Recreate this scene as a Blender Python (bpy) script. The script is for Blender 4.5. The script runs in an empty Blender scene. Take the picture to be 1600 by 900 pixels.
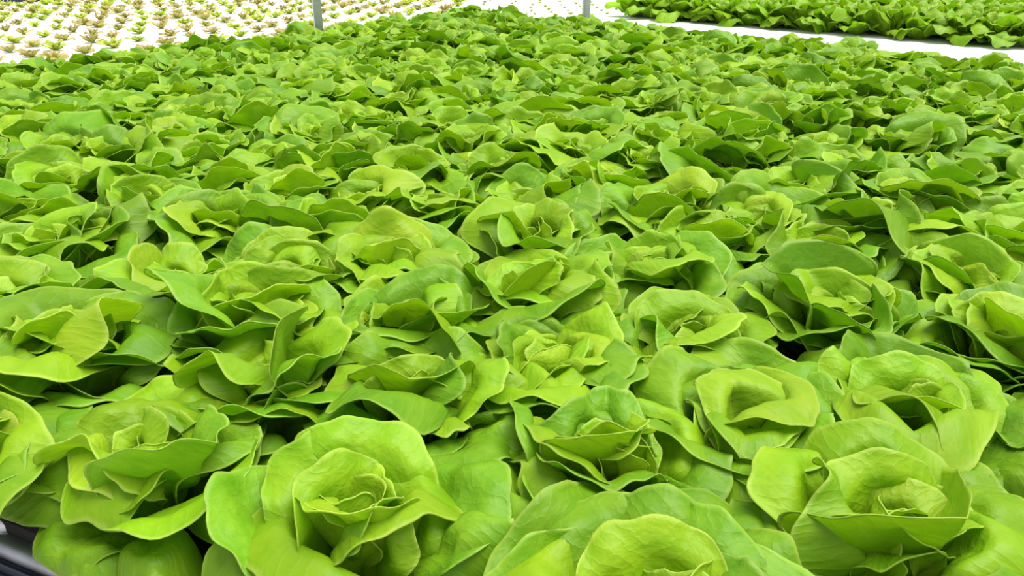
import bpy, math, random
import numpy as np
from mathutils import Matrix, Vector

# ------------------------------------------------------------------ camera, light, exposure
scene = bpy.context.scene
COL = scene.collection
F_PX, HORIZON_Y = 1200.0, -100.0
PITCH = math.atan((450 - HORIZON_Y) / F_PX)
CAM_Z = 1.5
cam_data = bpy.data.cameras.new('camera')
cam_data.sensor_width = 36.0
cam_data.lens = 36.0 * F_PX / 1600.0
cam_data.clip_start = 0.02
cam = bpy.data.objects.new('camera', cam_data)
COL.objects.link(cam)
cam.location = (0, 0, CAM_Z)
cam.rotation_euler = (math.pi / 2 - PITCH, 0, 0)
scene.camera = cam

world = bpy.data.worlds.new('greenhouse_daylight')
scene.world = world
world.use_nodes = True
wb = world.node_tree.nodes['Background']
wb.inputs['Color'].default_value = (0.97, 0.985, 1.0, 1)
wb.inputs['Strength'].default_value = 0.52

sun_data = bpy.data.lights.new('sun', 'SUN')
sun_data.energy = 4.0
sun_data.angle = math.radians(50)
sun_data.color = (1.0, 0.97, 0.9)
sun = bpy.data.objects.new('sun', sun_data)
COL.objects.link(sun)
sun.rotation_euler = (math.radians(-4), math.radians(16), 0)   # high and soft, slightly from the right

vs = scene.view_settings
vs.view_transform = 'Standard'
vs.look = 'None'
vs.exposure = 0.65
vs.gamma = 1.0
vs.use_curve_mapping = False

RNG = np.random.default_rng(11)
random.seed(11)

# ------------------------------------------------------------------ helpers
def ground(px, py, h):
    """pixel of the 1600x900 frame -> point on the horizontal plane h below the camera"""
    X = (px - 800) / F_PX
    U = (450 - py) / F_PX
    fw = math.cos(PITCH) + math.sin(PITCH) * U
    dn = math.sin(PITCH) - math.cos(PITCH) * U
    return np.array([X, fw]) * h / dn

def project(x, y, z):
    dz = z - CAM_Z
    depth = y * math.cos(PITCH) - dz * math.sin(PITCH)
    up = y * math.sin(PITCH) + dz * math.cos(PITCH)
    return 800 + F_PX * x / depth, 450 - F_PX * up / depth, depth

def tag(o, label=None, cat=None, group=None, kind=None):
    if label: o['label'] = label
    if cat: o['category'] = cat
    if group: o['group'] = group
    if kind: o['kind'] = kind
    return o

def empty(name, loc, rz=0.0, scale=1.0):
    o = bpy.data.objects.new(name, None)
    o.empty_display_size = 0.05
    o.location = loc
    o.rotation_euler = (0, 0, rz)
    o.scale = (scale,) * 3
    COL.objects.link(o)
    return o

def mesh_obj(name, verts, faces, mat, parent=None, smooth=False):
    me = bpy.data.meshes.new(name)
    me.from_pydata([tuple(v) for v in verts], [], faces)
    me.polygons.foreach_set('use_smooth', [smooth] * len(faces))
    me.materials.append(mat)
    me.update()
    o = bpy.data.objects.new(name, me)
    COL.objects.link(o)
    if parent: o.parent = parent
    return o

def put(name, me, parent=None, loc=(0, 0, 0), rot=(0, 0, 0), scale=(1, 1, 1)):
    o = bpy.data.objects.new(name, me)
    o.location = loc; o.rotation_euler = rot; o.scale = scale
    if parent: o.parent = parent
    COL.objects.link(o)
    return o

def sweep(profile, p0, p1, up=(0, 0, 1)):
    """closed 2D profile (side, up) swept straight from p0 to p1, capped"""
    p0 = Vector(p0); p1 = Vector(p1)
    t = (p1 - p0).normalized(); u = Vector(up)
    s = t.cross(u).normalized(); u = s.cross(t)
    n = len(profile)
    v = [p + s * a + u * b for p in (p0, p1) for a, b in profile]
    f = [(i, (i + 1) % n, n + (i + 1) % n, n + i) for i in range(n)]
    f += [tuple(range(n - 1, -1, -1)), tuple(range(n, 2 * n))]
    return v, f

def round_rect(w, h, r, k=4):
    pts = []
    for cx, cy, a0 in ((w/2-r, h/2-r, 0), (-w/2+r, h/2-r, 90), (-w/2+r, -h/2+r, 180), (w/2-r, -h/2+r, 270)):
        for i in range(k + 1):
            a = math.radians(a0 + 90 * i / k)
            pts.append((cx + r * math.cos(a), cy + r * math.sin(a)))
    return pts

def chamfer_slab(poly, z0, z1, c):
    """polygon slab with a small chamfer on the top edge; poly counter-clockwise"""
    n = len(poly)
    P = [Vector((p[0], p[1])) for p in poly]
    ins = []
    for i in range(n):
        a = (P[i] - P[i-1]).normalized(); b = (P[(i+1) % n] - P[i]).normalized()
        na = Vector((-a.y, a.x)); nb = Vector((-b.y, b.x))
        ins.append(P[i] + (na + nb) * c / (1 + na.dot(nb)))
    v = [(p.x, p.y, z0) for p in P] + [(p.x, p.y, z1 - c) for p in P] + [(p.x, p.y, z1) for p in ins]
    f = [tuple(range(n - 1, -1, -1)), tuple(range(2 * n, 3 * n))]
    for k in range(2):
        for i in range(n):
            j = (i + 1) % n
            f.append((k*n + i, k*n + j, (k+1)*n + j, (k+1)*n + i))
    return v, f

# ------------------------------------------------------------------ materials
def new_mat(name):
    m = bpy.data.materials.new(name)
    m.use_nodes = True
    nt = m.node_tree
    for n in list(nt.nodes): nt.nodes.remove(n)
    out = nt.nodes.new('ShaderNodeOutputMaterial')
    return m, nt, out

def N(nt, typ, **kw):
    n = nt.nodes.new(typ)
    for k, v in kw.items():
        if k in n.inputs: n.inputs[k].default_value = v
        else: setattr(n, k, v)
    return n

def math_node(nt, op, a, b=None, c=None):
    n = nt.nodes.new('ShaderNodeMath'); n.operation = op
    for i, x in enumerate((a, b, c)):
        if x is None: continue
        if isinstance(x, (int, float)): n.inputs[i].default_value = x
        else: nt.links.new(x, n.inputs[i])
    return n.outputs[0]

def mix_col(nt, fac, a, b):
    n = nt.nodes.new('ShaderNodeMix'); n.data_type = 'RGBA'
    for sock, x in ((n.inputs[0], fac), (n.inputs[6], a), (n.inputs[7], b)):
        if isinstance(x, (int, float)): sock.default_value = x
        elif isinstance(x, tuple): sock.default_value = (*x, 1)
        else: nt.links.new(x, sock)
    return n.outputs[2]

def leaf_material(name, blade, deep, vein, rim, trans, trans_fac=0.34, rough=0.42, vein_n=5.0, tip=None):
    """blade colour mottled towards deep; paler veins and margin; light passes through"""
    m, nt, out = new_mat(name)
    L = nt.links.new
    at = N(nt, 'ShaderNodeAttribute', attribute_name='leaf_pq')
    sep = nt.nodes.new('ShaderNodeSeparateXYZ'); L(at.outputs['Vector'], sep.inputs[0])
    p, q, rho = sep.outputs[0], sep.outputs[1], sep.outputs[2]
    oi = nt.nodes.new('ShaderNodeObjectInfo')
    # coordinates on the leaf, shifted per leaf
    vm = N(nt, 'ShaderNodeVectorMath', operation='ADD'); L(at.outputs['Vector'], vm.inputs[0])
    sc = math_node(nt, 'MULTIPLY', oi.outputs['Random'], 37.0)
    cb = nt.nodes.new('ShaderNodeCombineXYZ'); L(sc, cb.inputs[0]); L(sc, cb.inputs[1]); L(cb.outputs[0], vm.inputs[1])
    n1 = N(nt, 'ShaderNodeTexNoise', Scale=2.3, Detail=3.0, Roughness=0.55); L(vm.outputs[0], n1.inputs['Vector'])
    n2 = N(nt, 'ShaderNodeTexNoise', Scale=6.5, Detail=2.5, Roughness=0.5); L(vm.outputs[0], n2.inputs['Vector'])
    # veins
    ap = math_node(nt, 'ABSOLUTE', p)
    mr = N(nt, 'ShaderNodeMapRange', interpolation_type='SMOOTHSTEP')
    L(ap, mr.inputs['Value']); mr.inputs['From Min'].default_value = 0.0; mr.inputs['From Max'].default_value = 0.055
    mr.inputs['To Min'].default_value = 1.0; mr.inputs['To Max'].default_value = 0.0
    fade = N(nt, 'ShaderNodeMapRange'); L(q, fade.inputs['Value'])
    fade.inputs['From Min'].default_value = -1.0; fade.inputs['From Max'].default_value = 0.85
    fade.inputs['To Min'].default_value = 1.0; fade.inputs['To Max'].default_value = 0.1
    midrib = math_node(nt, 'MULTIPLY', mr.outputs[0], fade.outputs[0])
    w = math_node(nt, 'SUBTRACT', q, math_node(nt, 'MULTIPLY', ap, 0.85))
    w = math_node(nt, 'ADD', w, math_node(nt, 'MULTIPLY', n1.outputs['Fac'], 0.5))
    w = math_node(nt, 'SINE', math_node(nt, 'MULTIPLY', w, vein_n * math.pi))
    w = math_node(nt, 'POWER', math_node(nt, 'ABSOLUTE', w), 0.5)
    lat = N(nt, 'ShaderNodeMapRange', interpolation_type='SMOOTHSTEP'); L(w, lat.inputs['Value'])
    lat.inputs['From Min'].default_value = 0.12; lat.inputs['From Max'].default_value = 0.42
    lat.inputs['To Min'].default_value = 1.0; lat.inputs['To Max'].default_value = 0.0
    veins = math_node(nt, 'MAXIMUM', midrib, math_node(nt, 'MULTIPLY', lat.outputs[0], 0.38))
    # margin
    rm = N(nt, 'ShaderNodeMapRange', interpolation_type='SMOOTHSTEP'); L(rho, rm.inputs['Value'])
    rm.inputs['From Min'].default_value = 0.945; rm.inputs['From Max'].default_value = 1.0
    # colour
    mot = N(nt, 'ShaderNodeMapRange'); L(n1.outputs['Fac'], mot.inputs['Value'])
    mot.inputs['From Min'].default_value = 0.35; mot.inputs['From Max'].default_value = 0.75
    col = mix_col(nt, mot.outputs[0], blade, deep)
    if tip:
        tr = N(nt, 'ShaderNodeMapRange', interpolation_type='SMOOTHSTEP'); L(q, tr.inputs['Value'])
        tr.inputs['From Min'].default_value = -0.4; tr.inputs['From Max'].default_value = 0.6
        col = mix_col(nt, tr.outputs[0], col, tip)
    col = mix_col(nt, math_node(nt, 'MULTIPLY', veins, 0.55), col, vein)
    col = mix_col(nt, math_node(nt, 'MULTIPLY', rm.outputs[0], 0.5), col, rim)
    hs = nt.nodes.new('ShaderNodeHueSaturation'); L(col, hs.inputs['Color'])
    L(math_node(nt, 'ADD', 0.492, math_node(nt, 'MULTIPLY', oi.outputs['Random'], 0.014)), hs.inputs['Hue'])
    rv = math_node(nt, 'FRACT', math_node(nt, 'MULTIPLY', oi.outputs['Random'], 91.7))
    L(math_node(nt, 'ADD', 0.86, math_node(nt, 'MULTIPLY', rv, 0.28)), hs.inputs['Value'])
    # relief
    hgt = math_node(nt, 'ADD', math_node(nt, 'MULTIPLY', n2.outputs['Fac'], 0.9), math_node(nt, 'MULTIPLY', w, 0.26))
    hgt = math_node(nt, 'ADD', hgt, math_node(nt, 'MULTIPLY', midrib, -0.5))
    bp = N(nt, 'ShaderNodeBump', Strength=0.36, Distance=0.005); L(hgt, bp.inputs['Height'])
    pr = N(nt, 'ShaderNodeBsdfPrincipled', Roughness=rough)
    pr.inputs['Specular IOR Level'].default_value = 0.22
    L(hs.outputs[0], pr.inputs['Base Color']); L(bp.outputs[0], pr.inputs['Normal'])
    tl = nt.nodes.new('ShaderNodeBsdfTranslucent')
    tc = N(nt, 'ShaderNodeMix', data_type='RGBA', blend_type='MULTIPLY'); tc.inputs[0].default_value = 1.0
    L(hs.outputs[0], tc.inputs[6]); tc.inputs[7].default_value = (*trans, 1)
    L(tc.outputs[2], tl.inputs['Color']); L(bp.outputs[0], tl.inputs['Normal'])
    mx = nt.nodes.new('ShaderNodeMixShader'); mx.inputs[0].default_value = trans_fac
    L(pr.outputs[0], mx.inputs[1]); L(tl.outputs[0], mx.inputs[2]); L(mx.outputs[0], out.inputs['Surface'])
    return m

def plain(name, col, rough=0.5, metal=0.0, noise=0.12, scale=30.0, bump=0.0, stretch=None):
    m, nt, out = new_mat(name)
    L = nt.links.new
    tc = nt.nodes.new('ShaderNodeTexCoord')
    mp = nt.nodes.new('ShaderNodeMapping'); L(tc.outputs['Object'], mp.inputs[0])
    if stretch: mp.inputs['Scale'].default_value = stretch
    nz = N(nt, 'ShaderNodeTexNoise', Scale=scale, Detail=4.0); L(mp.outputs[0], nz.inputs['Vector'])
    c = mix_col(nt, nz.outputs['Fac'], tuple(x * (1 - noise) for x in col), tuple(min(1, x * (1 + noise)) for x in col))
    pr = N(nt, 'ShaderNodeBsdfPrincipled', Roughness=rough, Metallic=metal)
    L(c, pr.inputs['Base Color'])
    if bump:
        bp = N(nt, 'ShaderNodeBump', Strength=bump, Distance=0.003); L(nz.outputs['Fac'], bp.inputs['Height'])
        L(bp.outputs[0], pr.inputs['Normal'])
    L(pr.outputs[0], out.inputs['Surface'])
    return m

TR = (0.86, 1.0, 0.25)
M_HEART = leaf_material('lettuce_heart_leaf', (0.31, 0.485, 0.02), (0.24, 0.44, 0.013), (0.42, 0.56, 0.11), (0.51, 0.62, 0.12), TR, 0.36)
M_MID = leaf_material('lettuce_middle_leaf', (0.255, 0.44, 0.012), (0.17, 0.37, 0.007), (0.36, 0.51, 0.08), (0.44, 0.57, 0.09), TR, 0.34)
M_OUT = leaf_material('lettuce_outer_leaf', (0.185, 0.365, 0.014), (0.112, 0.285, 0.008), (0.29, 0.45, 0.08), (0.37, 0.52, 0.09), TR, 0.32)
M_LOOSE = leaf_material('loose_lettuce_leaf', (0.245, 0.43, 0.012), (0.125, 0.315, 0.007), (0.35, 0.5, 0.08), (0.41, 0.55, 0.08), TR, 0.34)
M_SEED_G = leaf_material('seedling_leaf_green', (0.46, 0.54, 0.07), (0.38, 0.48, 0.04), (0.5, 0.55, 0.2), (0.52, 0.55, 0.2), TR, 0.3)
M_SEED_R = leaf_material('seedling_leaf_red', (0.48, 0.52, 0.10), (0.42, 0.48, 0.07), (0.5, 0.5, 0.25), (0.55, 0.45, 0.26), TR, 0.3, tip=(0.46, 0.37, 0.17))
M_SOIL = plain('black_planting_tray', (0.008, 0.006, 0.005), 1.0, noise=0.5, scale=60, bump=0.4)
M_ALU = plain('galvanised_steel', (0.50, 0.52, 0.56), 0.34, 0.9, noise=0.18, scale=18, stretch=(1, 1, 6))
M_RAIL = plain('aluminium_rail', (0.32, 0.33, 0.38), 0.42, 0.8, noise=0.35, scale=40)
M_DARKRAIL = plain('blue_black_rail', (0.012, 0.016, 0.045), 0.4, 0.3)
M_RAFT = plain('white_polystyrene', (0.86, 0.87, 0.88), 0.75, noise=0.03, scale=120, bump=0.15)
M_FLOOR = plain('pale_concrete', (0.45, 0.45, 0.44), 0.8, noise=0.1, scale=6, bump=0.1)
M_CONC = plain('beige_block', (0.5, 0.48, 0.44), 0.7)

# ------------------------------------------------------------------ leaf geometry
_IDX = {}
def grid_topo(n):
    if n in _IDX: return _IDX[n]
    g = np.linspace(-1, 1, n + 1)
    a, b = np.meshgrid(g, g, indexing='ij')
    a = a.ravel(); b = b.ravel()
    p = a * np.sqrt(1 - b * b / 2); q = b * np.sqrt(1 - a * a / 2)
    rho = np.minimum(np.sqrt(p * p + q * q), 1.0)
    i, j = np.meshgrid(np.arange(n), np.arange(n), indexing='ij')
    i = i.ravel(); j = j.ravel(); k = n + 1
    quads = np.stack([i * k + j, (i + 1) * k + j, (i + 1) * k + j + 1, i * k + j + 1], 1)
    ring = [x * k for x in range(k)] + [n * k + y for y in range(1, k)] + [x * k + n for x in range(n - 1, -1, -1)] + [y for y in range(n - 1, 0, -1)]
    ring = np.array(ring)
    _IDX[n] = (p, q, rho, quads, ring)
    return _IDX[n]

def sstep(x, a, b):
    t = np.clip((x - a) / (b - a), 0, 1)
    return t * t * (3 - 2 * t)

def leaf_mesh(name, mat, n=14, L=0.15, W=0.15, tilt=30, bend=15, tipbend=20, cup=90, flare=(0.1, 0.1, 0.1),
              ruf=0.04, rn=(3, 5), ph=(0, 0), side=0.0, twist=0.0, base=0.42, blister=0.0075, r0=0.012, z0=0.0, fold=0.0, thick=0.0012, rng=RNG):
    """one lettuce leaf: midrib in the x (outward) / z plane, blade cupped towards the head's axis"""
    p, q, rho, quads, ring = grid_topo(n)
    psi = np.arctan2(p, q)
    top = sstep(q, -0.75, 0.1)
    out_r = 1 + 0.05 * np.sin(rn[0] * psi + ph[1]) * rho ** 2 + 0.028 * np.sin(rn[1] * 1.7 * psi + ph[0]) * rho ** 4 + 0.007 * np.sin(19 * psi + ph[1]) * rho ** 12
    s = p * out_r * W / 2 * (base + (1 - base) * sstep(q, -1.05, 0.05))
    d01 = np.clip((q * out_r + 1) / 2, 0, 1.08)
    # midrib table
    K = 80
    tt = np.linspace(0, 1.1, K)
    phi = np.radians(tilt + bend * tt + tipbend * tt ** 3)
    dr = np.concatenate([[0], np.cumsum((np.sin(phi[1:]) + np.sin(phi[:-1])) / 2 * np.diff(tt))]) * L
    dz = np.concatenate([[0], np.cumsum((np.cos(phi[1:]) + np.cos(phi[:-1])) / 2 * np.diff(tt))]) * L
    Mr = np.interp(d01, tt, dr); Mz = np.interp(d01, tt, dz); ph_d = np.interp(d01, tt, phi)
    Tr, Tz = np.sin(ph_d), np.cos(ph_d)
    Nr, Nz = -np.cos(ph_d), np.sin(ph_d)
    kap = np.radians(cup) / W * (1.15 - 0.35 * d01)
    lat = np.sin(kap * s) / kap
    nor = (1 - np.cos(kap * s)) / kap
    # margins: turned back (flare > 0) or in (flare < 0), ruffled
    wl = sstep(-np.sin(psi), -0.1, 0.9); wr = sstep(np.sin(psi), -0.1, 0.9); wt = sstep(np.cos(psi), 0.0, 0.9)
    fl = (flare[0] * wl + flare[1] * wt + flare[2] * wr)
    m = sstep(rho, 0.6, 1.05) ** 1.25 * top
    nor = nor - fl * L * m
    lat = lat * (1 - 0.10 * np.abs(fl) * m * 2)
    wav = 0.6 * np.sin(rn[0] * psi + ph[0]) + 0.4 * np.sin(rn[1] * psi + ph[1]) + 0.18 * np.sin((rn[1] * 2 + 1) * psi + ph[0] * 2)
    nor = nor + ruf * L * wav * rho ** 3.5 * top
    # blisters, midrib groove, lengthwise fold
    a1, a2, a3, a4 = rng.uniform(0, 6.28, 4)
    nor = nor + blister * L * 4 * (np.sin(5.3 * p + 2.1 * q + a1) * np.sin(4.7 * q - 1.9 * p + a2) + 0.5 * np.sin(9.1 * p + a3) * np.sin(8.3 * q + a4)) * (1 - rho ** 3 * 0.6) * sstep(q, -1, -0.3)
    nor = nor + blister * L * 1.2 * np.sqrt(np.abs(np.sin(math.pi * 2.6 * (q - 0.8 * np.abs(p)) + a1))) * sstep(q, -0.9, -0.2) * (1 - rho ** 4) * sstep(np.abs(p), 0.03, 0.3)
    nor = nor - 0.018 * L * np.exp(-(p / 0.10) ** 2) * (1 - 0.7 * d01)
    nor = nor + fold * L * np.abs(p) * top
    # sideways curve and twist about the midrib
    lat = lat + side * L * d01 ** 2
    ta = np.radians(twist) * d01
    lat, nor = lat * np.cos(ta) - nor * np.sin(ta), lat * np.sin(ta) + nor * np.cos(ta)
    X = r0 + Mr + nor * Nr
    Z = z0 + Mz + nor * Nz
    co = np.stack([X, lat, Z], 1)
    Nv = np.stack([Nr, np.zeros_like(Nr), Nz], 1)
    # a fleshy edge: the margin turns over with the leaf's thickness
    cen = co.mean(0)
    e1 = co[ring] - Nv[ring] * thick
    e2 = e1 + (cen - e1) * 0.02 - Nv[ring] * thick * 0.3
    co = np.concatenate([co, e1, e2])
    pq = np.stack([p, q, rho], 1)
    pq = np.concatenate([pq, pq[ring], pq[ring] * 0.97])
    nb = len(p); R = len(ring); idx = np.arange(R); nx = (idx + 1) % R
    f1 = np.stack([ring[nx], ring[idx], nb + idx, nb + nx], 1)
    f2 = np.stack([nb + nx, nb + idx, nb + R + idx, nb + R + nx], 1)
    faces = np.concatenate([quads, f1, f2]).astype(np.int32)
    me = bpy.data.meshes.new(name)
    me.vertices.add(len(co)); me.vertices.foreach_set('co', co.ravel().astype(np.float32))
    me.loops.add(faces.size); me.loops.foreach_set('vertex_index', faces.ravel())
    me.polygons.add(len(faces))
    me.polygons.foreach_set('loop_start', np.arange(0, faces.size, 4, dtype=np.int32))
    me.polygons.foreach_set('use_smooth', np.ones(len(faces), bool))
    at = me.attributes.new('leaf_pq', 'FLOAT_VECTOR', 'POINT')
    at.data.foreach_set('vector', pq.ravel().astype(np.float32))
    me.materials.append(mat)
    me.update(calc_edges=True)
    return me

def butter_leaf(t, n, rng, name='leaf', **over):
    """t = 0 innermost heart leaf ... 1 lowest outer leaf of a butterhead"""
    u = lambda a, b: rng.uniform(a, b)
    if t < 0.25:
        k = t / 0.25
        P = dict(L=u(0.055, 0.07) + 0.04 * k, tilt=u(-6, 10) + 8 * k, bend=u(-30, 5), tipbend=u(-50, 40), cup=u(110, 200) - 20 * k,
                 flare=(u(-0.15, 0.3), u(-0.15, 0.3), u(-0.15, 0.3)), ruf=u(0.04, 0.10), z0=0.045 - 0.01 * k, r0=0.006)
        P['W'] = P['L'] * u(0.8, 1.2)
        mat = M_HEART
    elif t < 0.62:
        k = (t - 0.25) / 0.37
        P = dict(L=u(0.105, 0.125) + 0.03 * k, tilt=u(4, 16) + 14 * k, bend=u(-6, 14), tipbend=u(-22, 30), cup=u(80, 160) - 15 * k,
                 flare=(u(-0.06, 0.42), u(-0.06, 0.30), u(-0.06, 0.42)), ruf=u(0.04, 0.10), z0=0.03 - 0.01 * k, r0=0.010)
        P['W'] = P['L'] * u(1.0, 1.35)
        mat = M_MID if rng.random() < 0.75 else M_HEART
    else:
        k = (t - 0.62) / 0.38
        P = dict(L=u(0.145, 0.17) + 0.008 * k, tilt=u(18, 30) + 26 * k, bend=u(-8, 12), tipbend=u(-15, 26), cup=u(50, 115) - 15 * k,
                 flare=(u(-0.05, 0.34), u(-0.05, 0.20), u(-0.05, 0.34)), ruf=u(0.04, 0.10), z0=0.012, r0=0.012)
        P['W'] = P['L'] * u(0.95, 1.3)
        mat = M_OUT if rng.random() < 0.7 else M_MID
    P.update(rn=(rng.choice([2, 2, 3, 3, 4]), rng.choice([4, 5, 6])), ph=(u(0, 6.3), u(0, 6.3)), side=u(-0.18, 0.18), twist=u(-24, 24),
             fold=u(-0.08, 0.10))
    odd = rng.random()
    if t > 0.25 and odd < 0.14:            # folded along the midrib, pointed from the side
        P.update(fold=u(0.25, 0.42), cup=u(35, 60), tipbend=u(15, 40))
    elif t > 0.25 and odd < 0.26:          # rolled like a shell or tube
        P.update(cup=u(170, 230), flare=(u(0.15, 0.35), u(0.1, 0.3), u(0.15, 0.35)))
    elif t > 0.4 and odd < 0.38:           # one side folded right back
        a, b = (0.75, 0.05) if rng.random() < .5 else (0.05, 0.75)
        P.update(flare=(a, u(0.1, 0.4), b))
    P.update(over)
    mat = P.pop('mat', mat)
    return leaf_mesh(name, mat, n=n, rng=rng, **P)

NLEAF = 26
TS = [min(1.0, (i + 0.5) / NLEAF) for i in range(NLEAF)]

# shared leaves for the heads further off: several variants for every age step
def far_leaf(t, rng):
    return butter_leaf(t, 14, rng, ruf=rng.uniform(0.05, 0.12), rn=(rng.choice([2, 3, 4]), rng.choice([5, 6, 7])), **(dict(tipbend=rng.uniform(-25, 15)) if rng.random() < .5 else {}))
POOL = [[far_leaf(t, RNG) for _ in range(8)] for t in TS]

def K(az, L, W, tilt, bend=5, tip=15, cup=80, fl=(0.1, 0.1, 0.1), **kw):
    d = dict(L=L, W=W, tilt=tilt, bend=bend, tipbend=tip, cup=cup, flare=fl)
    d.update(kw)
    return az, d

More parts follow.
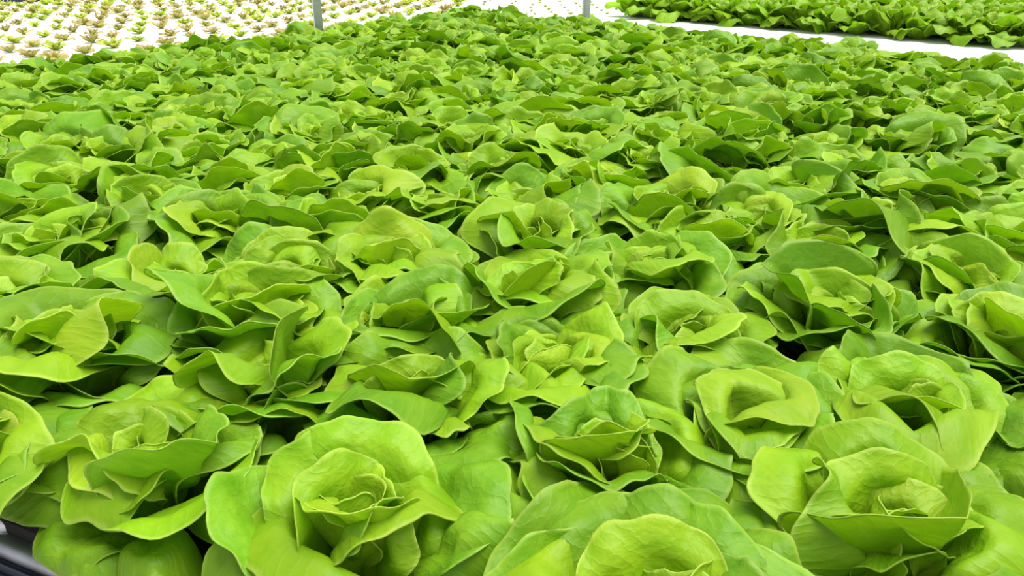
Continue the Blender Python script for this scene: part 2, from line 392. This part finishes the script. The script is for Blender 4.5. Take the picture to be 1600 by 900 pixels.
# leaves that give the front heads their own look; azimuth 0 = right, 90 = away, 270 = towards the viewer
KEY = {
 'A': [K(150, .085, .085, 2, 5, -20, 120, (.1, .1, .0)), K(262, .115, .13, 12, 0, 55, 130, (.15, .45, .15), ruf=.05),
       K(75, .085, .07, 5, -30, -70, 60, (.1, .0, .1)), K(115, .135, .17, 18, 0, 40, 100, (.3, .2, .1)), K(165, .14, .15, 24, 5, 25, 90, (.1, .2, .3)),
       K(338, .155, .15, 36, 0, 5, 30, (.0, .0, .1), fold=.42), K(38, .14, .12, 34, 0, 25, 215, (.3, .3, .3), ruf=.03),
       K(10, .15, .10, 42, 0, 10, 40, (.2, .1, .2), fold=.3), K(240, .118, .115, 52, 22, 35, 30, (.05, .1, .05), ruf=.05), K(262, .115, .085, 62, 12, 15, -30, (.2, .1, .2), ruf=.03),
       K(294, .140, .10, 58, 8, 15, -50, (.3, .1, .3), ruf=.03), K(178, .140, .13, 44, 0, 10, 50, (.1, .1, .3)), K(90, .155, .16, 34, 0, 15, 70)],
 'B': [K(263, .13, .15, 10, 0, 5, 110, (-.05, .1, -.1), ruf=.03, blister=.016), K(318, .125, .10, 10, 0, 0, 120, (.2, .1, .1), blister=.014),
       K(220, .125, .20, 22, 0, 25, 105, (.15, .35, .15), ruf=.05), K(140, .125, .14, 12, 0, 10, 90, (.1, .05, .0), ruf=.03),
       K(125, .155, .16, 27, 0, 15, 70, (.2, .1, .1)), K(92, .165, .17, 24, 0, 10, 60, (.05, .1, .1), ruf=.03), K(48, .145, .20, 22, 0, 60, 70, (.3, .35, -.2), ruf=.13, rn=(2, 4), ph=(1.2, .4)),
       K(78, .095, .085, 8, 0, 20, 200, (.3, .3, .3)), K(22, .175, .17, 48, 0, 10, 50, (.0, .1, .1), ruf=.03), K(356, .17, .11, 44, 0, 5, -60, (.6, .1, .6), ruf=.03),
       K(232, .12, .09, 52, 15, 15, 30), K(285, .12, .10, 40, 10, 20, 50, (.2, .3, .2)), K(160, .07, .05, 0, 0, 0, 150)],
 'C': [K(258, .115, .14, 8, 0, 0, 100, (.0, .05, -.1), ruf=.02), K(318, .13, .13, 12, 0, 5, 60, (-.05, .0, .1), fold=.3, ruf=.05), K(188, .125, .13, 20, 0, 25, 100, (.2, .3, .2)),
       K(222, .135, .16, 36, 5, 40, 70, (.2, .45, .3)), K(128, .125, .15, 14, 0, 15, 170, (.25, .1, .25), ruf=.09), K(100, .10, .09, 6, 0, 0, 60, fold=.25), K(85, .14, .11, 20, 0, 0, 40, fold=.3),
       K(38, .165, .19, 34, 0, 38, 75, (.2, .35, .3), ruf=.03), K(350, .15, .16, 42, 0, 10, 130, (.1, .15, .2), ruf=.03), K(292, .135, .18, 40, 0, 40, 60, (.3, .5, .3), ruf=.05),
       K(258, .17, .17, 56, 25, 25, 30, ruf=.03), K(203, .165, .12, 58, 5, 0, -30, (.4, .1, .4)), K(232, .15, .11, 60, 10, 10, 60)],
 'D': [K(296, .15, .20, 20, 0, 5, 40, (-.1, .0, .0), fold=.35, ruf=.03, ph=(.5, 2.)), K(238, .125, .12, 12, 0, 0, 80, (.15, .1, .1), ruf=.02), K(206, .165, .20, 42, 0, 45, 60, (.2, .5, .3), ruf=.04),
       K(168, .14, .13, 16, 0, 8, 60, (.1, .05, .45), ruf=.03), K(97, .135, .17, 6, 0, 8, 140, (.1, .1, .1), ruf=.02), K(48, .125, .13, 14, 0, 45, 80, (.3, .4, .1)), K(12, .16, .16, 36, 0, 15, 70, (.1, .2, .2), ruf=.03),
       K(132, .165, .18, 30, 0, 20, 70, (.2, .2, .1), ruf=.03), K(78, .165, .16, 24, 0, 8, 50, ruf=.03), K(340, .15, .15, 30, 0, 20, 110, (.2, .3, .2)), K(40, .17, .17, 46, 0, 20, 60),
       K(180, .165, .16, 50, 0, 15, 60), K(250, .15, .16, 48, 10, 20, 60)],
 'E': [K(96, .135, .17, 10, 0, 8, 130, (.1, .1, .1), ruf=.02), K(152, .165, .20, 36, 0, 30, 60, (.3, .2, .1), ruf=.03), K(186, .175, .19, 46, 0, 15, 60, (.3, .2, .2), ruf=.03), K(45, .155, .16, 28, 0, 15, 80),
       K(352, .14, .12, 26, 0, 5, 40, fold=.35), K(20, .165, .16, 40, 0, 25, 60), K(70, .16, .15, 30, 0, 15, 60), K(110, .165, .17, 34, 0, 20, 60)],
 'F': [K(95, .115, .15, 6, 0, 5, 120, (.1, .05, .1), blister=.016), K(160, .14, .15, 22, 0, 15, 110, (.2, .2, .15), ruf=.03), K(275, .135, .17, 10, 0, 5, 70, (-.05, .1, -.05), fold=.15, ruf=.03), K(345, .135, .10, 12, 0, 5, 110, (.3, .1, .1)),
       K(32, .14, .13, 22, 0, 20, 180, (.3, .3, .3), ruf=.03), K(8, .16, .17, 32, 0, 12, 70, ruf=.03), K(335, .175, .13, 50, 0, 10, -40, (.7, .1, .7), ruf=.04), K(120, .155, .16, 28, 0, 12, 70), K(212, .145, .15, 28, 0, 25, 90, (.2, .3, .2)),
       K(60, .16, .16, 36, 0, 12, 60), K(300, .14, .09, 34, 0, 10, 120)],
 'G': [K(150, .15, .17, 26, 0, 25, 80, (.3, .3, .1), ruf=.02), K(195, .12, .12, 12, 0, 5, 60, (.1, .1, .2), ruf=.02), K(278, .155, .21, 26, 0, 30, 80, (.2, .3, .2), ruf=.02), K(10, .155, .15, 36, 0, 15, 40, (.1, .1, .2), fold=.15), K(90, .135, .18, 8, 0, 10, 130, ruf=.02),
       K(322, .15, .13, 34, 0, 20, 70, (.2, .3, .2)), K(205, .145, .16, 34, 0, 30, 80, (.2, .4, .2)), K(60, .15, .15, 30, 0, 12, 60)],
 'H': [K(160, .18, .18, 38, 0, 20, 60, (.2, .2, .1), ruf=.02), K(186, .15, .13, 42, 0, 30, 50, (.3, .2, .3), ruf=.02), K(250, .165, .18, 26, 0, 40, 40, (.2, .4, .1), fold=.4, ruf=.03), K(318, .19, .14, 50, 0, 12, -40, (.7, .2, .5), ruf=.03),
       K(343, .18, .18, 46, 0, 15, 60, ruf=.03), K(290, .13, .13, 14, 0, 5, 50, fold=.35), K(90, .13, .15, 12, 0, 20, 110), K(45, .15, .16, 28, 0, 25, 80), K(120, .155, .15, 26, 0, 15, 70), K(20, .16, .15, 36, 0, 20, 70)],
}

def build_head(root, seed, detail, key=None):
    rng = np.random.default_rng(seed)
    az = rng.uniform(0, 360)
    for a, d in KEY.get(key, []): d['ruf'] = d.get('ruf', 0.045) * 1.6 + 0.01
    ks = [(a, 0.15 if d['L'] < 0.09 else 0.45 if d['tilt'] < 20 else 0.68 if d['tilt'] < 38 else 0.9, d) for a, d in KEY.get(key, [])]
    for a, t, d in ks:
        me = butter_leaf(t, 26, rng, **dict(dict(mat=M_HEART if t < 0.25 else M_OUT if t > 0.85 or rng.random() < .25 else M_MID, twist=rng.uniform(-5, 5), side=rng.uniform(-.05, .05), fold=0.0, ruf=0.045), **d))
        put('heart_leaf' if t < 0.25 else 'leaf' if t < 0.62 else 'outer_leaf', me, root, rot=(0, 0, math.radians(a)))
    for i, t in enumerate(TS):
        az += 137.5 + rng.uniform(-24, 24)
        if any(abs((az - a + 180) % 360 - 180) < (36 if t < 0.62 else 22) and abs(t - tk) < 0.2 for a, tk, d in ks): continue
        if key == 'A' and t > 0.5 and 185 < az % 360 < 320: continue
        me = butter_leaf(t, detail, rng, **(dict(fold=rng.uniform(-.05, .08)) if ks else {})) if detail else POOL[i][rng.integers(8)]
        sc = rng.uniform(0.90, 1.12) * (0.9 if ks and t > 0.25 else 1)
        put('heart_leaf' if t < 0.25 else 'leaf' if t < 0.62 else 'outer_leaf', me, root,
            rot=(math.radians(rng.uniform(-10, 10)), math.radians(rng.uniform(-9, 9)), math.radians(az)),
            scale=(sc, sc * (1 if rng.random() < .5 or detail else -1), sc))
    if detail:                             # low spreading leaves that close the gaps between the near heads
        for j in range(6):
            az += 60 + rng.uniform(-14, 14)
            if key in ('A', 'B', 'E') and 165 < az % 360 < 330: continue
            me = butter_leaf(0.9, detail, rng, tilt=rng.uniform(44, 60), bend=rng.uniform(0, 15), tipbend=rng.uniform(-10, 20), mat=M_OUT)
            put('outer_leaf', me, root, rot=(0, 0, math.radians(az)))

# ------------------------------------------------------------------ setting: floor, benches, rafts, posts
RAFT_Z = 0.88                 # planting level of the main bed
BED2_Z = 0.95                 # white rafts behind
fl = mesh_obj('floor', [(-30, -10, 0), (30, -10, 0), (30, 40, 0), (-30, 40, 0)], [(0, 1, 2, 3)], M_FLOOR)
tag(fl, kind='structure')

def line_x(p, d, q, e):
    A = np.array([d, -np.array(e)]).T
    t = np.linalg.solve(A, np.array(q) - np.array(p))
    return np.array(p) + np.array(d) * t[0]

RAIL_P = ground(70, 872, 0.66); RAIL_D = np.array([-0.92, 0.39]); RAIL_D /= np.hypot(*RAIL_D)
E2_P = np.array([-1.98, 3.06]); E2_D = np.array([0.545, 0.839])
E3_P = np.array([0.57, 4.82]); E3_D = np.array([0.706, -0.708])
RGT_P = np.array([2.75, 3.0]); RGT_D = np.array([0.60, 0.80])
c_nl = line_x(RAIL_P, RAIL_D, E2_P, E2_D)
E2_Q = E2_P + np.array([-0.839, 0.545]) * 0.10; E3_Q = E3_P + np.array([0.708, 0.706]) * 0.10
c_nl = line_x(RAIL_P, RAIL_D, E2_Q, E2_D)
c_fl = line_x(E2_Q, E2_D, E3_Q, E3_D)
c_fr = line_x(E3_Q, E3_D, RGT_P, RGT_D)
c_nr = line_x(RAIL_P, RAIL_D, RGT_P, RGT_D)
poly = [c_nr, c_fr, c_fl, c_nl]

bench = empty('growing_bench', (*c_nl, 0))
tag(bench, 'long bench with dark tray and grey metal edge rail carrying the butterheads', 'bench')
def rel(parent, verts):
    o = parent.location
    return [Vector(v) - o for v in verts]
v, f = chamfer_slab(poly, RAFT_Z - 0.07, RAFT_Z, 0.004)
mesh_obj('tray', rel(bench, v), f, M_SOIL, bench)
rz = CAM_Z - 0.66
off = np.array([-0.39, -0.92])            # away from the bed, towards the camera
def rail(name, shift, z, prof, mat, l0=-2.9, l1=2.6, smooth=True):
    a = RAIL_P + RAIL_D * l0 + off * shift; b = RAIL_P + RAIL_D * l1 + off * shift
    v, f = sweep(prof, (*a, z), (*b, z))
    return mesh_obj(name, rel(bench, v), f, mat, bench, smooth)
rail('edge_rail', 0.0, rz, round_rect(0.036, 0.034, 0.012), M_RAIL)
rail('rail_lip', 0.022, rz - 0.012, round_rect(0.007, 0.020, 0.002), M_DARKRAIL)
rail('rail_groove', 0.029, rz - 0.022, round_rect(0.006, 0.010, 0.002), M_RAIL)
rail('rail_skirt', 0.034, rz - 0.034, round_rect(0.005, 0.022, 0.002), M_DARKRAIL)
rail('lower_rail', 0.075, rz - 0.075, round_rect(0.030, 0.03, 0.006), M_RAIL)
rail('side_rail', 0.0, rz - 0.12, round_rect(0.03, 0.06, 0.004), M_DARKRAIL)
for k, t in enumerate((-2.6, -1.2, 0.12, 1.4, 2.5)):
    p = RAIL_P + RAIL_D * t + np.array([0.39, 0.92]) * 0.25
    v, f = sweep(round_rect(0.05, 0.05, 0.006), (*p, 0), (*p, RAFT_Z - 0.07), up=(0, 1, 0))
    mesh_obj('leg', rel(bench, v), f, M_ALU, bench)
for t in (0.4, 1.7, 2.9):
    for s0 in (0.05, 0.95):
        p = (c_nr * (1 - s0) + c_fr * s0) * (1 - t / 3.2) + (c_nl * (1 - s0) + c_fl * s0) * (t / 3.2)
        p = p * 0.98 + (c_nr + c_fr + c_nl + c_fl) / 4 * 0.02
        v, f = sweep(round_rect(0.05, 0.05, 0.006), (*p, 0), (*p, RAFT_Z - 0.07), up=(0, 1, 0))
        mesh_obj('leg', rel(bench, v), f, M_ALU, bench)
# rounded rail clamp seen beside the left-hand lettuce
def lathe(prof, n=20):
    v = []; f = []
    for r, z in prof:
        for i in range(n):
            a = 2 * math.pi * i / n
            v.append((r * math.cos(a), r * math.sin(a), z))
    for k in range(len(prof) - 1):
        for i in range(n):
            j = (i + 1) % n
            f.append((k*n + i, k*n + j, (k+1)*n + j, (k+1)*n + i))
    f.append(tuple(range((len(prof) - 1) * n, len(prof) * n)))
    return v, f
cp = ground(14, 820, 0.64)
v, f = lathe([(0.013, -0.02), (0.013, -0.004), (0.0115, -0.004), (0.012, 0.006), (0.010, 0.012), (0.006, 0.0155), (0.002, 0.0165)])
clamp = mesh_obj('clamp_bolt', v, f, M_ALU, bench, True)
clamp.location = Vector((*cp, rz + 0.022)) - bench.location
clamp['label'] = 'domed silver bolt head'

# --- white raft bed on the left, far side (red and green seedlings)
def raft_bed(name, label, origin, du, dv, nu, nv, bu, bv, z):
    """boards of bu x bv laid nu x nv from origin along du, dv"""
    root = empty(name, (*origin, 0))
    tag(root, label, 'raft bed')
    du = np.array(du); dv = np.array(dv); gap = 0.008
    A = [np.array([gap, gap]), np.array([bu - gap, gap]), np.array([bu - gap, bv - gap]), np.array([gap, bv - gap])]
    base = [tuple(du * a[0] + dv * a[1]) for a in A]
    if du[0] * dv[1] - du[1] * dv[0] < 0: base = base[::-1]
    v, f = chamfer_slab(base, -0.04, 0.0, 0.006)
    me = None
    for i in range(nu):
        for j in range(nv):
            o = du * (i * bu) + dv * (j * bv)
            c = project(*(np.array(origin) + o + du * bu / 2 + dv * bv / 2), z)
            if c[2] < 0 or c[0] < -400 or c[0] > 2000 or c[1] < -40: continue
            if me is None:
                b = mesh_obj('board', v, f, M_RAFT, root); me = b.data
            else:
                b = put('board', me, root)
            b.location = (o[0], o[1], z)
    w, d = nu * bu, nv * bv
    cs = [tuple(du * a + dv * b) for a, b in ((-0.02, -0.02), (w, -0.02), (w, d), (-0.02, d))]
    if du[0] * dv[1] - du[1] * dv[0] < 0: cs = cs[::-1]
    v, f = chamfer_slab([(x, y) for x, y in cs], z - 0.20, z - 0.041, 0.004)
    mesh_obj('trough', v, f, M_RAFT, root)
    for a in (0.15, 0.5, 0.85):
        for b in (0.1, 0.9):
            p = du * w * a + dv * d * b
            v, f = sweep(round_rect(0.06, 0.06, 0.006), (*p, 0), (*p, z - 0.2), up=(0, 1, 0))
            mesh_obj('leg', v, f, M_ALU, root)
    return root

nL = np.array([-0.839, 0.545])
oL = E2_P + nL * 0.22 - E2_D * 1.6
raft_bed('raft_bed', 'white raft bed dotted with reddish seedlings behind the left of the main bed', oL, E2_D, nL, 12, 12, 1.0, 0.5, BED2_Z)
# --- white raft bed on the right, far side
e1 = np.array([0.73, -0.683]); e2 = np.array([0.683, 0.73])
RB = np.array([0.86, 6.02])
oR = RB - e2 * 0.85 - e1 * 1.30
raft_bed('raft_bed', 'white raft bed with bare front strip carrying tall green loose-leaf lettuces', oR, e1, e2, 6, 5, 1.0, 0.5, BED2_Z)

# --- posts
def post(px, k, w, label):
    X = (px - 800) / F_PX
    y = k * (math.cos(PITCH) + math.sin(PITCH) * 0.34)
    r = empty('greenhouse_post', (X * k, y, 0), math.radians(18))
    tag(r, label, 'post')
    v, f = sweep(round_rect(w, w, 0.004), (0, 0, 0.012), (0, 0, 3.6), up=(0, 1, 0))
    mesh_obj('shaft', v, f, M_ALU, r)
    v, f = chamfer_slab([(-.09, -.09), (.09, -.09), (.09, .09), (-.09, .09)], 0, 0.012, 0.002)
    mesh_obj('base_plate', v, f, M_ALU, r)
    for a in (-.065, .065):
        for b in (-.065, .065):
            v, f = lathe([(0.011, 0.012), (0.011, 0.022), (0.006, 0.026)], 6)
            mesh_obj('bolt', [(x + a, y_ + b, z) for x, y_, z in v], f, M_ALU, r)
post(498, 4.42, 0.048, 'grey square metal post standing before the reddish seedlings')
post(915, 4.86, 0.042, 'thinner grey metal post near the far corner, left of tall lettuces')

# --- dark pipe crossing behind the seedlings at the top left
a = ground(-260, 3, 0.54); b = ground(86, 3, 0.54)
pr_ = empty('support_pipe', ((a[0]+b[0])/2, (a[1]+b[1])/2, 0))
tag(pr_, 'dark blue-black horizontal pipe lying above the seedlings, top left corner', 'pipe')
v, f = sweep(round_rect(0.026, 0.026, 0.0125, 5), (*a, CAM_Z - 0.53), (*b, CAM_Z - 0.53))
mesh_obj('tube', rel(pr_, v), f, M_DARKRAIL, pr_, True)
for t in (0.02, 0.98):
    c = a + (b - a) * t
    v, f = sweep(round_rect(0.02, 0.02, 0.004), (*c, BED2_Z), (*c, CAM_Z - 0.53), up=(0, 1, 0))
    mesh_obj('bracket', rel(pr_, v), f, M_DARKRAIL, pr_)

# ------------------------------------------------------------------ butterheads of the main bed
HEART_H = 0.5
MEASURED = {
 'A': (215, 690), 'B': (552, 790), 'C': (945, 692), 'D': (1392, 800), 'E': (1030, 935), 'Z': (-78, 700), 'I': (100, 540), 'J': (395, 485), 'F': (640, 598),
 'G': (1072, 515), 'H': (1420, 625), 'a': (217, 277), 'd': (20, 323), 'e': (110, 373), 'g': (497, 353), 'N': (607, 407),
 'h': (560, 237), 'k': (683, 323), 'l': (657, 267), 'Q': (830, 357), 'm': (740, 227), 'n': (877, 240), 'o': (1013, 253), 'q': (1040, 317),
 'O': (1027, 407), 'K': (833, 447), 'r': (1150, 220), 'P': (1280, 377), 's': (1250, 297), 't': (1433, 313), 'M': (1500, 420),
 'u': (1413, 220), 'v': (1493, 267), 'L': (1290, 470), 'w': (1567, 220), 'J0': (250, 440), 'i': (450, 300), 'c': (335, 345),
}
CUSTOM = {
 'A': 'butterhead lettuce at bottom left whose dark outer leaf overhangs the metal rail',
 'B': 'big bottom butterhead with rolled shell leaf open over its pale blistered heart leaf',
 'C': 'compact butterhead at bottom centre between the two biggest front heads',
 'D': 'big butterhead at bottom right with wide pointed leaf folded before its heart',
 'Z': 'butterhead mostly cut off by the left edge, above the silver bolt',
 'E': 'butterhead cut by the bottom edge right of centre',
 'F': 'butterhead left of centre with deep ruffled heart, right behind the big bottom head',
 'G': 'round butterhead right of centre, behind the compact bottom centre head',
 'H': 'butterhead near the right edge, behind the big bottom right head',
 'I': 'butterhead by the left edge, behind the head overhanging the rail',
 'J': 'butterhead left of centre with shell-shaped heart, behind the deep ruffled one',
}
pts = {k: ground(x, y, HEART_H) for k, (x, y) in MEASURED.items()}
fixed = np.array(list(pts.values()))
keys = list(pts)

def inside(p, m=0.0):
    def sd(P, D):                       # left of direction
        return D[0] * (p[1] - P[1]) - D[1] * (p[0] - P[0])
    return (sd(E2_P, E2_D) < 0.06 - m and sd(E3_P, E3_D) < 0.06 - m and
            (p - RAIL_P) @ np.array([0.39, 0.92]) > 0.10 + m)

SP = 0.232
b1 = SP * np.array([0.0, 1.0]); b2 = SP * np.array([math.sin(math.radians(60)), 0.5])
o0 = pts['K']
fill = []
for i in range(-40, 41):
    for j in range(-30, 31):
        p = o0 + i * b1 + j * b2
        if not inside(p): continue
        x, y, d = project(p[0], p[1], CAM_Z - HEART_H)
        if d < 0.2: continue
        mpx = 0.15 * F_PX / d
        if x < -mpx or x > 1600 + mpx or y > 900 + mpx * 0.9: continue
        if np.min(np.hypot(*(fixed - p).T)) < 0.135: continue
        fill.append(p)
fill = np.array(fill)
for it in range(14):                     # settle the free heads between the measured ones
    allp = np.concatenate([fill, fixed])
    dv = fill[:, None] - allp[None]
    ds = np.hypot(dv[..., 0], dv[..., 1]) + 1e-9
    w = np.where((ds < SP) & (ds > 1e-6), (SP - ds) / ds, 0)
    fill = fill + 0.25 * (dv * w[..., None]).sum(1)
gx, gy = np.meshgrid(np.arange(-2.4, 2.8, 0.03), np.arange(0.5, 6.2, 0.03))
cand = np.stack([gx.ravel(), gy.ravel()], 1)
keep = []
for c in cand:
    x, y, d = project(c[0], c[1], CAM_Z - HEART_H)
    keep.append(inside(c) and d > 0.2 and -40 < x < 1640 and y < 860)
cand = cand[np.array(keep)]
for it in range(30):                     # drop a head into every remaining hole
    allp = np.concatenate([fill, fixed])
    dm = np.min(np.hypot(cand[:, None, 0] - allp[None, :, 0], cand[:, None, 1] - allp[None, :, 1]), 1)
    if dm.max() < 0.168: break
    fill = np.concatenate([fill, cand[dm.argmax()][None]])
fill += RNG.uniform(-0.012, 0.012, fill.shape)
fill = [p for p in fill if inside(p, -0.06)]

heads = [(keys[i], fixed[i]) for i in range(len(keys))] + [(None, p) for p in fill]
info = []
for k, p in heads:
    x, y, d = project(p[0], p[1], CAM_Z - HEART_H)
    info.append((k, p, x, y, d))
info.sort(key=lambda t: t[4])

ORD = ['first','second','third','fourth','fifth','sixth','seventh','eighth','ninth','tenth','eleventh','twelfth','thirteenth','fourteenth',
       'fifteenth','sixteenth','seventeenth','eighteenth','nineteenth','twentieth']
def ordinal(n):
    if n < 20: return ORD[n]
    tens = {2: 'twenty', 3: 'thirty', 4: 'forty', 5: 'fifty'}[(n + 1) // 10]
    r = (n + 1) % 10
    return (tens[:-1] + 'ieth') if r == 0 else tens + '-' + ORD[r - 1]

# rows across the picture, counted from the front (one row for each 0.21 m of depth)
rows = {}
for t in info:
    if t[0] in CUSTOM: continue
    rows.setdefault(max(0, int((t[1][1] - 0.55) / 0.21)), []).append(t)
labels = {}
for ri, rk in enumerate(sorted(rows)):
    for ci, t in enumerate(sorted(rows[rk], key=lambda t: t[2])):
        labels[id(t[1])] = 'green butterhead lettuce %s from the left in the %s row from the front' % (ordinal(ci), ordinal(ri))

for n, (k, p, x, y, d) in enumerate(info):
    rng = np.random.default_rng(1000 + n)
    root = empty('butterhead_lettuce', (p[0], p[1], RAFT_Z), 0, rng.uniform(0.93, 1.08))
    if k not in KEY: root.rotation_euler = (math.radians(rng.uniform(-9, 9)), math.radians(rng.uniform(-9, 9)), 0)
    tag(root, CUSTOM[k] if k in CUSTOM else labels[id(p)], 'lettuce', 'butterhead lettuces filling the main bed')
    build_head(root, 900 + n, 22 if n < 26 else (16 if n < 48 else 0), k)
    if k in KEY: root.scale = (1.04,) * 3

# ------------------------------------------------------------------ loose-leaf lettuces of the far right bed
def loose_leaf(t, rng):
    u = lambda a, b: rng.uniform(a, b)
    L = 0.12 + 0.09 * t + u(-0.01, 0.01)
    return leaf_mesh('leaf', M_LOOSE if rng.random() < 0.6 else M_MID, n=10, L=L, W=L * u(0.75, 1.0), tilt=2 + 50 * t ** 1.4 + (16 if t > 0.8 else 0) + u(-5, 5), bend=u(-5, 10), tipbend=u(-10, 20),
                     cup=u(70, 140), flare=(u(0, .3), u(0, .25), u(0, .3)), ruf=u(0.06, 0.11), rn=(rng.choice([3, 4]), rng.choice([6, 7])),
                     ph=(u(0, 6.3), u(0, 6.3)), side=u(-.12, .12), twist=u(-15, 15), base=0.34, rng=rng)
LT = [(i + 0.5) / 19 for i in range(19)]
LPOOL = [[loose_leaf(t, RNG) for _ in range(5)] for t in LT]
for r in range(8):
    cnt = 0
    for c in range(-0, 18):
        p = RB + e1 * (c * 0.185 + 0.09 * (r % 2)) + e2 * (0.08 + r * 0.20) + RNG.uniform(-0.015, 0.015, 2)
        x, y, d = project(p[0], p[1], BED2_Z + 0.14)
        if x > 1660 or y < -60: continue
        root = empty('loose_leaf_lettuce', (p[0], p[1], BED2_Z), 0, RNG.uniform(0.95, 1.2))
        tag(root, 'tall loose-leaf lettuce %s from the left in the %s row of the far right bed' % (ordinal(cnt), ordinal(r)), 'lettuce',
            'loose-leaf lettuces on the far right bed')
        cnt += 1
        az = RNG.uniform(0, 360)
        for i in range(19):
            az += 137.5 + RNG.uniform(-15, 15)
            put('leaf', LPOOL[i][RNG.integers(5)], root, rot=(math.radians(RNG.uniform(-6, 6)), math.radians(RNG.uniform(-6, 6)), math.radians(az)))

# ------------------------------------------------------------------ seedlings on the white rafts
def join_leaves(name, specs, mat, rng):
    co = []; fc = []; pq = []; base = 0
    for az, P in specs:
        me = leaf_mesh('tmp', mat, rng=rng, **P)
        n = len(me.vertices)
        c = np.empty(n * 3, np.float32); me.vertices.foreach_get('co', c); c = c.reshape(-1, 3)
        a = np.empty(n * 3, np.float32); me.attributes['leaf_pq'].data.foreach_get('vector', a)
        f = np.empty(len(me.loops), np.int32); me.loops.foreach_get('vertex_index', f)
        ca, sa = math.cos(az), math.sin(az)
        co.append(np.stack([c[:, 0] * ca - c[:, 1] * sa, c[:, 0] * sa + c[:, 1] * ca, c[:, 2]], 1))
        fc.append(f.reshape(-1, 4) + base); pq.append(a.reshape(-1, 3)); base += n
        bpy.data.meshes.remove(me)
    co = np.concatenate(co); fc = np.concatenate(fc); pq = np.concatenate(pq)
    me = bpy.data.meshes.new(name)
    me.from_pydata(co.tolist(), [], fc.tolist())
    me.polygons.foreach_set('use_smooth', np.ones(len(fc), bool))
    at = me.attributes.new('leaf_pq', 'FLOAT_VECTOR', 'POINT'); at.data.foreach_set('vector', pq.ravel())
    me.materials.append(mat); me.update()
    return me

def seedling_mesh(mat, rng):
    u = lambda a, b: rng.uniform(a, b)
    specs = []
    az = u(0, 6.3)
    for i in range(15):
        t = (i + 0.5) / 15
        az += 2.4 + u(-.3, .3)
        L = 0.035 + 0.04 * t + u(-.005, .005)
        specs.append((az, dict(n=6, L=L, W=L * u(0.38, 0.62), tilt=12 + 54 * t + u(-12, 12), bend=u(-15, 15), tipbend=u(-20, 25), cup=u(40, 90),
                               flare=(u(0, .2), u(0, .2), u(0, .2)), ruf=u(.05, .1), rn=(3, 6), ph=(u(0, 6), u(0, 6)), base=0.25, r0=0.003)))
    return join_leaves('seedling', specs, mat, rng)
SEED = [seedling_mesh(M_SEED_G, RNG) for _ in range(4)] + [seedling_mesh(M_SEED_R, RNG) for _ in range(5)]

SS = 0.262
s1 = SS * np.array([math.sin(math.radians(6)), math.cos(math.radians(6))]); s2 = SS * np.array([math.sin(math.radians(66)), math.cos(math.radians(66))])
o1 = ground(11, 49, CAM_Z - BED2_Z)
seedlings = []
for i in range(-40, 41):
    for j in range(-40, 41):
        p = o1 + i * s1 + j * s2 + RNG.uniform(-0.03, 0.03, 2)
        dn = (p - E2_P) @ nL; du = (p - E2_P) @ E2_D
        if dn < 0.30 or dn > 6.3 or du > 6.8: continue
        x, y, d = project(p[0], p[1], BED2_Z + 0.02)
        if x < -14 or x > 1000 or y < -9 or y > 160: continue
        tiny = x > 740
        me = SEED[RNG.integers(4)] if tiny or RNG.random() < 0.5 else SEED[4 + RNG.integers(5)]
        red = me in SEED[4:]
        s = RNG.uniform(0.3, 0.45) if tiny else RNG.uniform(0.75, 1.15)
        o = put('lettuce_seedling', me, None, (p[0], p[1], BED2_Z), (0, 0, RNG.uniform(0, 6.3)), (s, s, s))
        seedlings.append((p[1], x, o, 'tiny pale green' if tiny else 'red-brown tipped' if red else 'yellow-green'))
srows = {}
for t in seedlings: srows.setdefault(int(t[0] / 0.235), []).append(t)
for ri, rk in enumerate(sorted(srows)):
    for ci, t in enumerate(sorted(srows[rk], key=lambda t: t[1])):
        tag(t[2], '%s seedling, %s from left in the %s row of the left raft' % (t[3], ordinal(ci), ordinal(ri)), 'seedling', 'seedlings on the left white raft')
for j in range(1, 8):
    cnt = 0
    for i in range(-9, 0):
        p = RB + e1 * (i * 0.2 - 0.06) + e2 * (j * 0.2 - 0.5) + RNG.uniform(-0.01, 0.01, 2)
        x, y, d = project(p[0], p[1], BED2_Z + 0.01)
        if (p - oR) @ e1 < 0.05 or y < -12: continue
        s = RNG.uniform(0.3, 0.42)
        o = put('lettuce_seedling', SEED[RNG.integers(4)], None, (p[0], p[1], BED2_Z), (0, 0, RNG.uniform(0, 6.3)), (s, s, s))
        tag(o, 'tiny seedling left of the tall lettuces, %s from left in the %s row' % (ordinal(cnt), ordinal(j - 1)), 'seedling', 'tiny seedlings left of the tall lettuces')
        cnt += 1
print('heads', len(info), 'objects', len(bpy.data.objects))
